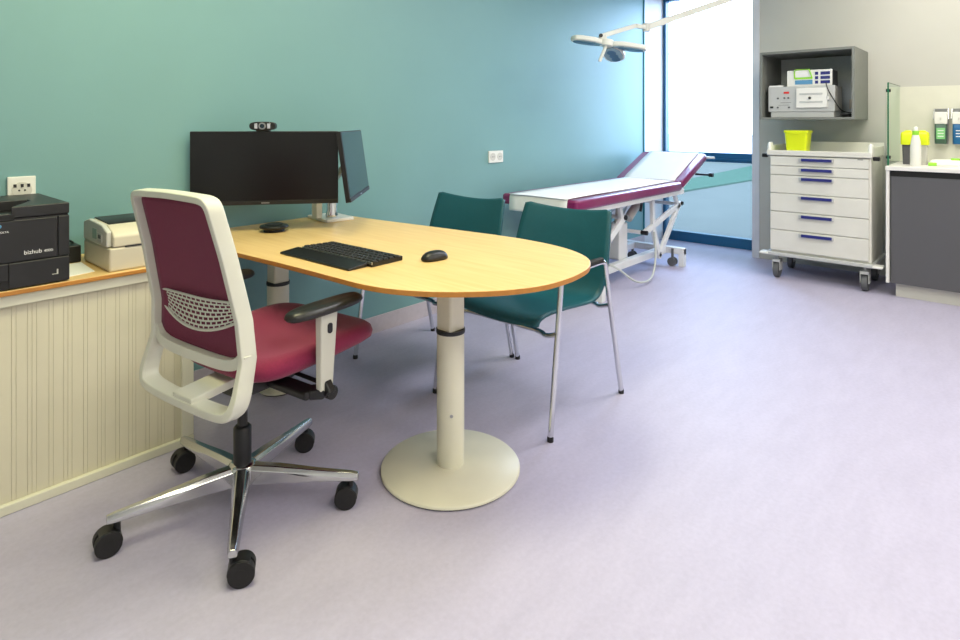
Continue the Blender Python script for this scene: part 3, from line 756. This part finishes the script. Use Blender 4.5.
# ------------------------------------------------------------------ surgical lamp on its ceiling arm
def lamp():
    c = Vector((3.865, 2.215, 1.815))
    t = thing('examination_lamp', 'white three-lobed examination lamp on a long jointed ceiling arm above the couch', 'lamp', c)
    rr = Vector((.6644, -.7473, 0)); tc = Vector((-.7473, -.6644, 0)); up = Vector((0, 0, 1))
    e1 = (rr*.99-up*.13).normalized(); e2 = (tc*.99+up*.06); e2 = (e2-e1*e2.dot(e1)).normalized(); e3 = e1.cross(e2).normalized()
    if e3.z < 0: e3 = -e3
    Bs = Matrix((e1, e2, e3)).transposed().to_4x4()
    def petal(a, L, w0, w1):
        ca, sa = math.cos(a), math.sin(a)
        pts = [(.04, -w0), (.1, -w1), (L*.75, -w1), (L*.93, -w1*.75), (L, -w1*.25), (L, w1*.25), (L*.93, w1*.75), (L*.75, w1), (.1, w1), (.04, w0)]
        return [(x*ca-y*sa, x*sa+y*ca) for x, y in pts]
    B3 = Bs @ Matrix.Rotation(math.radians(24), 4, 'X')
    B0 = Bs
    for a, L in ((PI*.98, .26), (-.10, .30), (-PI*.30, .235)):
        Bs = B3 if abs(a+PI*.3) < .1 else B0
        b = BM(); prism(b, petal(a, L, .035, .075), -.014, .022, Bs); h = fin('lamp_head', b, M['lamp_white'], t, bevel=.01, seg=3)
        b = BM(); prism(b, petal(a, L*.93, .028, .062), -.018, -.013, Bs); fin('lens_panel', b, M['lamp_lens'], h)
        b = BM()
        for q in (.42, .62, .8):
            x, y = L*q*math.cos(a), L*q*math.sin(a)
            prism(b, [(x+.034*math.cos(k*PI/10), y+.026*math.sin(k*PI/10)) for k in range(20)], -.0205, -.0175, Bs)
        fin('light_cell', b, M['frame_blue'], h)
    Bs = B0
    b = BM(); prism(b, [(.05*math.cos(k*PI/12), .05*math.sin(k*PI/12)) for k in range(24)], -.02, .03, Bs); fin('hub', b, M['lamp_white'], t, bevel=.008)
    b = BM(); cyl(b, -e3*.0+tc*.02, tc*.03-rr*.055-up*.13, .012, seg=14); fin('handle', b, M['lamp_white'], t)
    A = Vector((-.03, .02, .055))-0*up; E = Vector((4.28, 2.11, 1.97))-c; G = Vector((5.16, 1.63, 2.315))-c
    b = BM(); bar(b, Vector((-.02, .01, .02)), A, .04, .05); bar(b, A, A.lerp(E, .75)+Vector((0, 0, .028)), .024, .032); bar(b, A.lerp(E, .75)+Vector((0, 0, .028)), E, .028, .032)
    fin('lower_arm', b, M['lamp_white'], t, bevel=.004)
    b = BM(); cyl(b, A-rr*.012-tc*0+tc*.02, A+tc*.028-rr*.012, .014, seg=14); fin('pivot', b, M['black'], t)
    b = BM(); cyl(b, E-up*.03, E+up*.03, .026, seg=18); fin('elbow_joint', b, M['grey_plastic'], t)
    b = BM(); bar(b, E, G, .034, .048); fin('upper_arm', b, M['lamp_white'], t, bevel=.004)
    b = BM(); cyl(b, G-up*.06, Vector((G.x, G.y, CEIL-c.z)), .04, seg=24); lathe(b, [(0, 0), (.14, 0), (.14, .03), (0, .03)], (G.x, G.y, CEIL-c.z-.03), 32); fin('ceiling_mount', b, M['lamp_white'], t, ang=50)
lamp()

# ------------------------------------------------------------------ wall box with devices
def wallbox():
    t = thing('wall_shelf_box', 'open grey box shelf fixed on the wall above the drawer trolley', 'wall shelf', (XB, 1.30, 1.27))
    ya, yb = .918-1.30, 1.599-1.30; D = .55; Hh = .556
    b = BM(); box(b, -D, 0, ya, ya+.02, 0, Hh); fin('side_panel', b, M['grey_box'], t, bevel=.0015)
    b = BM(); box(b, -D, 0, yb-.02, yb, 0, Hh); fin('side_panel', b, M['grey_box'], t, bevel=.0015)
    b = BM(); box(b, -D, 0, ya+.02, yb-.02, Hh-.02, Hh); fin('top_panel', b, M['grey_box'], t, bevel=.0015)
    b = BM(); box(b, -D, 0, ya+.02, yb-.02, 0, .018); fin('bottom_panel', b, M['grey_box'], t, bevel=.0015)
    b = BM(); box(b, -.01, 0, ya+.02, yb-.02, .018, Hh-.02); fin('back_panel', b, M['grey_lightened'], t)
    ZB = 1.2885
    # lower device
    d = thing('diathermy_unit', 'large pale grey medical device at the bottom of the grey wall box', 'medical device', (5.34, 1.300, ZB))
    b = BM(); box(b, .008, .26, -.235, .225, 0, .048); fin('plinth', b, M['cart_grey'], d, bevel=.002)
    b = BM(); box(b, .012, .27, -.24, .235, .048, .247); fin('housing', b, M['grey_plastic'], d, bevel=.006)
    b = BM(); box(b, 0, .014, -.243, .243, .046, .25); fp = fin('front_panel', b, M['cart_grey'], d, bevel=.003)
    b = BM(); box(b, -.014, .002, -.192, .03, .075, .232); pp = fin('door_panel', b, M['white_plastic'], d, bevel=.004)
    b = BM(); box(b, -.017, -.013, -.16, .005, .178, .192); box(b, -.017, -.013, -.16, .005, .115, .128); fin('vent', b, M['cart_grey'], pp)
    b = BM(); cyl(b, (-.014, -.07, .153), (-.022, -.07, .153), .010, seg=16); fin('knob', b, M['black'], pp)
    b = BM(); box(b, -.02, .0, -.205, -.192, .135, .165); fin('latch', b, M['white_plastic'], pp, bevel=.002)
    b = BM(); box(b, -.003, .001, .085, .125, .192, .208); fin('display', b, M['red_led'], fp)
    for y, z in ((.17, .155), (.12, .157), (.09, .157), (.17, .08), (.085, .08)):
        b = BM(); cyl(b, (0, y, z), (-.008, y, z), .007, seg=14); fin('button', b, M['wheel_grey'], fp)
    b = BM(); box(b, -.005, .001, .205, .228, .075, .09); fin('power_switch', b, M['black'], fp, bevel=.001)
    b = BM(); box(b, -.002, .001, .07, .15, .118, .1205); box(b, -.002, .001, .085, .165, .098, .1); fin('printed_line', b, M['wheel_grey'], fp)
    # small tray item on top left
    b = BM(); box(b, 5.355, 5.45, 1.435, 1.54, 1.5388, 1.551); tag(fin('paper_booklet', b, M['paper'], bevel=.001), 'thin white booklet lying on the left of the large grey device', 'booklet')
    # upper device
    e = thing('monitoring_unit', 'smaller white medical monitor with blue keypad stacked on the large grey device', 'medical device', (5.36, 1.240, 1.5388))
    b = BM(); box(b, .012, .22, -.155, .155, .004, .124); fin('housing', b, M['wheel_grey'], e, bevel=.004)
    b = BM(); box(b, 0, .014, -.160, .166, 0, .128); fp = fin('front_panel', b, M['white_plastic'], e, bevel=.003)
    b = BM(); box(b, -.003, .001, -.022, .105, .014, .048); fin('display', b, M['pale_blue'], fp)
    b = BM(); box(b, -.003, .001, -.022, .105, .056, .070); fin('lime_label', b, M['lime'], fp)
    b = BM(); box(b, -.003, .001, .005, .095, .074, .110); fin('paper_label', b, M['white_print'], fp)
    for j in range(3):
        for y0_, w_ in ((-.062, .022), (-.145, .066)):
            b = BM(); box(b, -.004, .001, y0_, y0_+w_, .016+j*.035, .040+j*.035); fin('key', b, M['navy'], fp, bevel=.001)
    b = BM(); tube(b, cr([(-.008, .106, .06), (-.009, .108, .10), (-.008, .104, .128), (.01, .09, .134), (.02, .05, .134), (.01, .01, .134), (-.008, -.0, .128), (-.009, -.012, .09), (-.009, -.02, .064)], 6), .0045, 8)
    tag(fin('lime_strap', b, M['lime'], None, loc=(5.36, 1.240, 1.5388)), 'lime green strap looped over the smaller medical monitor', 'strap')
    # cables and socket in the box
    b = BM()
    tube(b, cr([(5.338, 1.12, 1.56), (5.322, 1.10, 1.50), (5.325, 1.06, 1.42), (5.36, 1.02, 1.345), (5.42, .985, 1.325), (5.55, .98, 1.325), (5.68, .97, 1.33), (5.78, .97, 1.38), (5.800, 1.0, 1.41)], 7), .004, 8)
    tag(fin('power_cable', b, M['black']), 'black cable drooping from the devices to the wall box floor', 'cable')
    b = BM(); tube(b, cr([(5.36, .96, 1.296), (5.42, 1.02, 1.296), (5.5, 1.035, 1.296), (5.55, .98, 1.296), (5.48, .95, 1.298), (5.38, .955, 1.308), (5.35, 1.0, 1.308), (5.42, 1.03, 1.308), (5.52, 1.0, 1.308), (5.5, .95, 1.308)], 7), .0065, 8)
    tag(fin('power_cable', b, M['black']), 'coiled dark cable heaped in the right corner of the wall box', 'cable')
    s = thing('wall_socket', 'pale socket with a black plug inside the grey wall box', 'socket', (5.84, 1.0, 1.40))
    b = BM(); box(b, -.01, 0, -.05, .05, -.04, .04); fin('cover_plate', b, M['beige_plastic'], s, bevel=.002)
    b = BM(); box(b, -.04, -.01, -.012, .018, .01, .045); fin('plug', b, M['black'], s, bevel=.004)
wallbox()

# ------------------------------------------------------------------ drawer trolley
def trolley():
    cx, cy = 5.42, 1.157
    t = thing('drawer_trolley', 'cream medical drawer trolley with navy handles on castors', 'trolley', (cx, cy, 0))
    xf, xb = 5.205-cx, 5.69-cx; ya, yb = .795-cy, 1.487-cy
    b = BM(); box(b, xf, xb, ya, yb, .21, .985); fin('body', b, M['cart'], t, bevel=.006)
    b = BM(); box(b, xf-.03, xb+.03, ya-.02, yb+.03, .182, .212)
    fin('bumper', b, M['cart_grey'], t, bevel=.008, seg=3)
    b = BM(); box(b, xf-.05, xf+.05, ya-.075, ya-.01, .188, .206); box(b, xf-.05, xf+.05, yb+.01, yb+.075, .188, .206); fin('bumper_corner', b, M['white_plastic'], t, bevel=.008, seg=3)
    zs = [.980, .902, .830, .684, .538, .391, .226]
    for i in range(6):
        z1_, z0_ = zs[i]-.002, zs[i+1]+.002
        b = BM(); box(b, xf-.018, xf, ya+.014, yb-.002, z0_, z1_); d = fin('drawer', b, M['cart'], t, bevel=.004)
        zc = z1_-.022
        b = BM(); box(b, xf-.034, xf-.016, -.122, .118, zc-.018, zc+.012); h = fin('handle', b, M['cart_grey'], d, bevel=.003)
        b = BM(); box(b, xf-.044, xf-.024, -.112, .098, zc-.012, zc+.010); fin('grip', b, M['navy'], h, bevel=.003)
    # worktop tray
    b = BM(); box(b, xf-.03, xb+.02, ya-.008, yb+.022, .985, 1.003); fin('top_tray', b, M['cart'], t, bevel=.006)
    b = BM(); box(b, xf-.03, xf-.015, ya-.008, yb+.022, 1.0, 1.026); box(b, xb+.005, xb+.02, ya-.008, yb+.022, 1.0, 1.085); box(b, xf+.05, xb+.01, ya-.008, ya+.004, 1.0, 1.062); box(b, xf+.05, xb+.01, yb+.010, yb+.022, 1.0, 1.062)
    fin('tray_rim', b, M['cart'], t, bevel=.004)
    for y in (ya+.006, yb+.008):
        b = BM(); rings_solid(b, rrect(xf-.02, xf+.07, y-.014, y+.014, .012), [(.0, 1.0), (0, 1.05), (.004, 1.078), (.010, 1.088)]); fin('corner_post', b, M['white_plastic'], t, ang=60)
    for y in (ya-.03, yb+.043):
        b = BM(); box(b, xf-.01, xf+.03, y-.022, y+.022, .965, .995); fin('side_latch', b, M['black'], t, bevel=.006)
    b = BM(); box(b, xf-.0195, xf-.016, ya+.05, ya+.085, .9685, .974); fin('printed_mark', b, M['wheel_grey'], t)
    for x in (xf+.04, xb-.04):
        for y in (ya+.045, yb-.04):
            b = BM(); cyl(b, (x, y, .11), (x, y, .185), .012, seg=14)
            box(b, x-.042, x+.036, y-.030, y-.024, .06, .145); box(b, x-.042, x+.036, y+.024, y+.030, .06, .145); box(b, x-.042, x+.036, y-.030, y+.030, .126, .148)
            c = fin('castor', b, M['cart_grey'], t, bevel=.003)
            b = BM(); cyl(b, (x, y-.020, .061), (x, y+.020, .061), .061, seg=28); fin('castor_wheel', b, M['wheel_grey'], c, bevel=.006)
trolley()
t = thing('waste_tub', 'bright lime-yellow square tub standing in the trolley top tray', 'tub', (5.37, 1.325, 1.0032))
b = BM(); rings_solid(b, rrect(-.07, .07, -.072, .072, .016), [(0, 0), (-.004, .06), (-.012, .165)]); fin('tub_body', b, M['yellow'], t, ang=50)
b = BM(); rings_solid(b, rrect(-.088, .088, -.09, .09, .02), [(0, .160), (0, .176), (.006, .179)]); fin('rim', b, M['yellow'], t, ang=50)
b = BM(); box(b, -.092, -.085, -.03, .03, .15, .176); fin('lug', b, M['yellow'], t, bevel=.002)

# ------------------------------------------------------------------ counter on the right
def counter():
    t = thing('base_cabinet', 'dark grey fronted base cabinet with white end panel at the right edge', 'cabinet', (5.18, .70, 0))
    b = BM(); box(b, .018, .66, -1.7, -.018, .10, .90); fin('carcass', b, M['grey_box'], t)
    b = BM(); box(b, -.012, .66, -.018, .003, .10, .905); fin('end_panel', b, M['worktop_white'], t, bevel=.002)
    b = BM(); box(b, 0, .018, -.93, -.026, .10, .862); fin('door', b, M['dark_door'], t, bevel=.002)
    b = BM(); box(b, 0, .018, -1.7, -.934, .10, .862); fin('door', b, M['dark_door'], t, bevel=.002)
    b = BM(); box(b, .012, .018, -1.7, -.02, .862, .905); fin('grip_channel_shade', b, M['printer_dark'], t)  # near-black colour stands in for the shade in the gap under the countertop
    b = BM(); box(b, .045, .64, -1.7, -.05, 0, .10); fin('plinth', b, M['plinth'], t)
counter()
b = BM(); box(b, 5.158, XB, -1.0, .706, .905, .934); tag(fin('countertop', b, M['worktop_white'], bevel=.003), 'white countertop slab on the dark grey base cabinet', 'countertop')
b = BM(); box(b, XB-.008, XB, -1.0, .79, .936, 1.53); struct(fin('trim_4', b, M['splash'], bevel=.001))
ZC = .9345
t = thing('glass_screen', 'upright clear glass screen with green edge at the countertop left end', 'glass screen', (5.25, .700, ZC))
b = BM(); sheet(b, lambda u, v: (.004+.586*u, 0, .002+.598*v), 1, 1); fin('pane', b, M['screen_glass'], t, smooth=False)
b = BM(); box(b, -.002, .004, -.005, .005, .0, .602); box(b, .004, .59, -.004, .004, .600, .604); fin('polished_edge', b, M['glass_edge'], t)
for z in (.06, .545):
    b = BM(); cyl(b, (.012, -.014, z), (.012, .014, z), .012, seg=16); fin('clamp', b, M['black'], t)
def sharps(loc, label, base):
    t = thing('sharps_container', label, 'container', loc, 0, 'yellow-lidded containers on the countertop')
    b = BM(); rings_solid(b, rrect(-.036, .036, -.033, .033, .012), [(.004, 0), (.002, .08), (0, .15)]); fin('container_body', b, base, t, ang=50)
    b = BM(); rings_solid(b, rrect(-.045, .045, -.042, .042, .014), [(0, .146), (0, .22), (.004, .236), (.014, .244)]); l = fin('lid', b, M['yellow'], t, ang=50)
    b = BM(); rings_solid(b, rrect(-.022, .022, -.022, .022, .012), [(0, .243), (0, .25), (.004, .253)]); fin('flap', b, M['yellow'], l, ang=50)
    return t
sharps((5.52, .612, ZC), 'yellow-lidded dark sharps container left of the white spray bottle', M['dark_door'])
sharps((5.52, .524, ZC), 'yellow-lidded pale sharps container right of the white spray bottle', M['grey_plastic'])
t = thing('spray_bottle', 'white plastic bottle with green collar on the countertop', 'bottle', (5.33, .545, ZC))
b = BM(); lathe(b, [(0, 0), (.032, 0), (.034, .005), (.033, .14), (.027, .19), (.019, .225), (0, .225)], seg=32); fin('bottle_body', b, M['white_plastic'], t, ang=60)
b = BM(); lathe(b, [(0, .222), (.021, .222), (.021, .252), (0, .252)], seg=24); fin('collar', b, M['lime'], t)
b = BM(); lathe(b, [(0, .252), (.013, .252), (.012, .275), (.006, .282), (0, .282)], seg=18); fin('nozzle', b, M['white_plastic'], t)
def dispenser(y, label, body, lab):
    t = thing('soap_dispenser', label, 'dispenser', (XB-.008, y, 1.08), 0, 'wall dispensers over the countertop')
    b = BM(); box(b, -.012, 0, -.043, .043, 0, .272); fin('back_plate', b, M['steel'], t, bevel=.002)
    b = BM(); box(b, -.085, -.012, -.040, .040, .155, .245); fin('pump_housing', b, M['white_plastic'], t, bevel=.006)
    b = BM(); rings_solid(b, rrect(-.082, -.014, -.037, .037, .012), [(.003, .004), (0, .02), (0, .15), (.004, .156)]); c = fin('refill_bottle', b, body, t, ang=50)
    b = BM(); box(b, -.0845, -.081, -.026, .026, .04, .125); lb = fin('bottle_label', b, lab, c)
    b = BM()
    for k in range(3): box(b, -.0852, -.0845, -.018, .018, .058+k*.022, .064+k*.022)
    fin('label_print', b, M['white_print'], lb)
    b = BM()
    for s in (-1, 1): bar(b, (-.02, s*.042, .268), (-.07, s*.046, .19), .005, .014)
    bar(b, (-.02, -.042, .268), (-.02, .042, .268), .012, .008); fin('lever', b, M['steel'], t)
    b = BM(); tube(b, [(-.085, 0, .2), (-.1, 0, .2), (-.105, 0, .185)], .005, 8); fin('spout', b, M['grey_plastic'], t)
dispenser(.434, 'wall soap dispenser with green-labelled bottle, left of the pair', M['dark_green'], M['green_label'])
dispenser(.325, 'wall soap dispenser with blue bottle, right of the pair', M['blue_label'], M['blue_label'])
t = thing('wipes_packet', 'white and green packet of wipes lying on the countertop under the dispensers', 'packet', (5.47, .375, ZC), .1)
b = BM(); rings_solid(b, rrect(-.06, .06, -.11, .11, .02), [(.004, 0), (0, .01), (.004, .03), (.02, .044), (.04, .048)], lambda c: (c.x, c.y, c.z*(1-.35*(c.y/.11)**4)+.002*math.sin(c.y*90))); fin('packet_body', b, M['white_plastic'], t, ang=60)
b = BM(); rings_solid(b, rrect(-.035, .035, -.085, -.02, .012), [(0, .03), (0, .052), (.004, .055)]); fin('flap_lid', b, M['lime'], t, ang=50)
b = BM(); rings_solid(b, rrect(-.063, -.045, .06, .11, .006), [(0, .001), (0, .022), (.003, .025)]); fin('corner_print', b, M['lime'], t, ang=50)

# ------------------------------------------------------------------ lights
def area(name, loc, rot, sx, sy, energy, col):
    l = bpy.data.lights.new(name, 'AREA'); l.shape = 'RECTANGLE'; l.size = sx; l.size_y = sy; l.energy = energy; l.color = col
    o = bpy.data.objects.new(name, l); COL.objects.link(o); o.location = loc; o.rotation_euler = rot; return o
WARM = (1.0, .97, .58); NEU = (1.0, .94, .80); COOL = (.96, .97, 1.0)
area('ceiling_lamp', (.9, 1.5, CEIL-.03), (0, 0, 0), 1.2, .6, 46, WARM)
area('ceiling_lamp', (3.0, 1.0, CEIL-.03), (0, 0, 0), 1.2, .6, 34, COOL)
area('ceiling_lamp', (4.8, .3, CEIL-.03), (0, 0, 0), 1.2, .6, 30, NEU)
area('ceiling_lamp', (.6, -1.3, CEIL-.03), (0, 0, 0), 1.6, 1.2, 62, NEU)
area('ceiling_lamp', (3.2, -1.5, CEIL-.03), (0, 0, 0), 1.6, 1.0, 54, NEU)
p = area('window_portal', (XW+.12, 2.32, 1.3), (0, PI/2, 0), 2.6, 1.1, 1, (1, 1, 1)); p.data.cycles.is_portal = True

wd = bpy.data.worlds.new('sky'); scene.world = wd; wd.use_nodes = True
bg = wd.node_tree.nodes['Background']; bg.inputs['Color'].default_value = (.50, .68, 1.0, 1); bg.inputs['Strength'].default_value = 15.0

# ------------------------------------------------------------------ camera
cam = bpy.data.cameras.new('camera'); co = bpy.data.objects.new('camera', cam); COL.objects.link(co)
co.location = (0, 0, 1.25); co.rotation_euler = (PI/2, 0, math.atan2(-.74734, .66444))
cam.sensor_width = 36; cam.lens = 604/960*36; cam.shift_y = -198/960; cam.shift_x = 0; cam.clip_start = .02; cam.clip_end = 200
scene.camera = co
scene.view_settings.view_transform = 'Standard'
scene.view_settings.look = 'None'
scene.view_settings.exposure = 0.0
scene.cycles.use_denoising = True
scene.cycles.max_bounces = 10
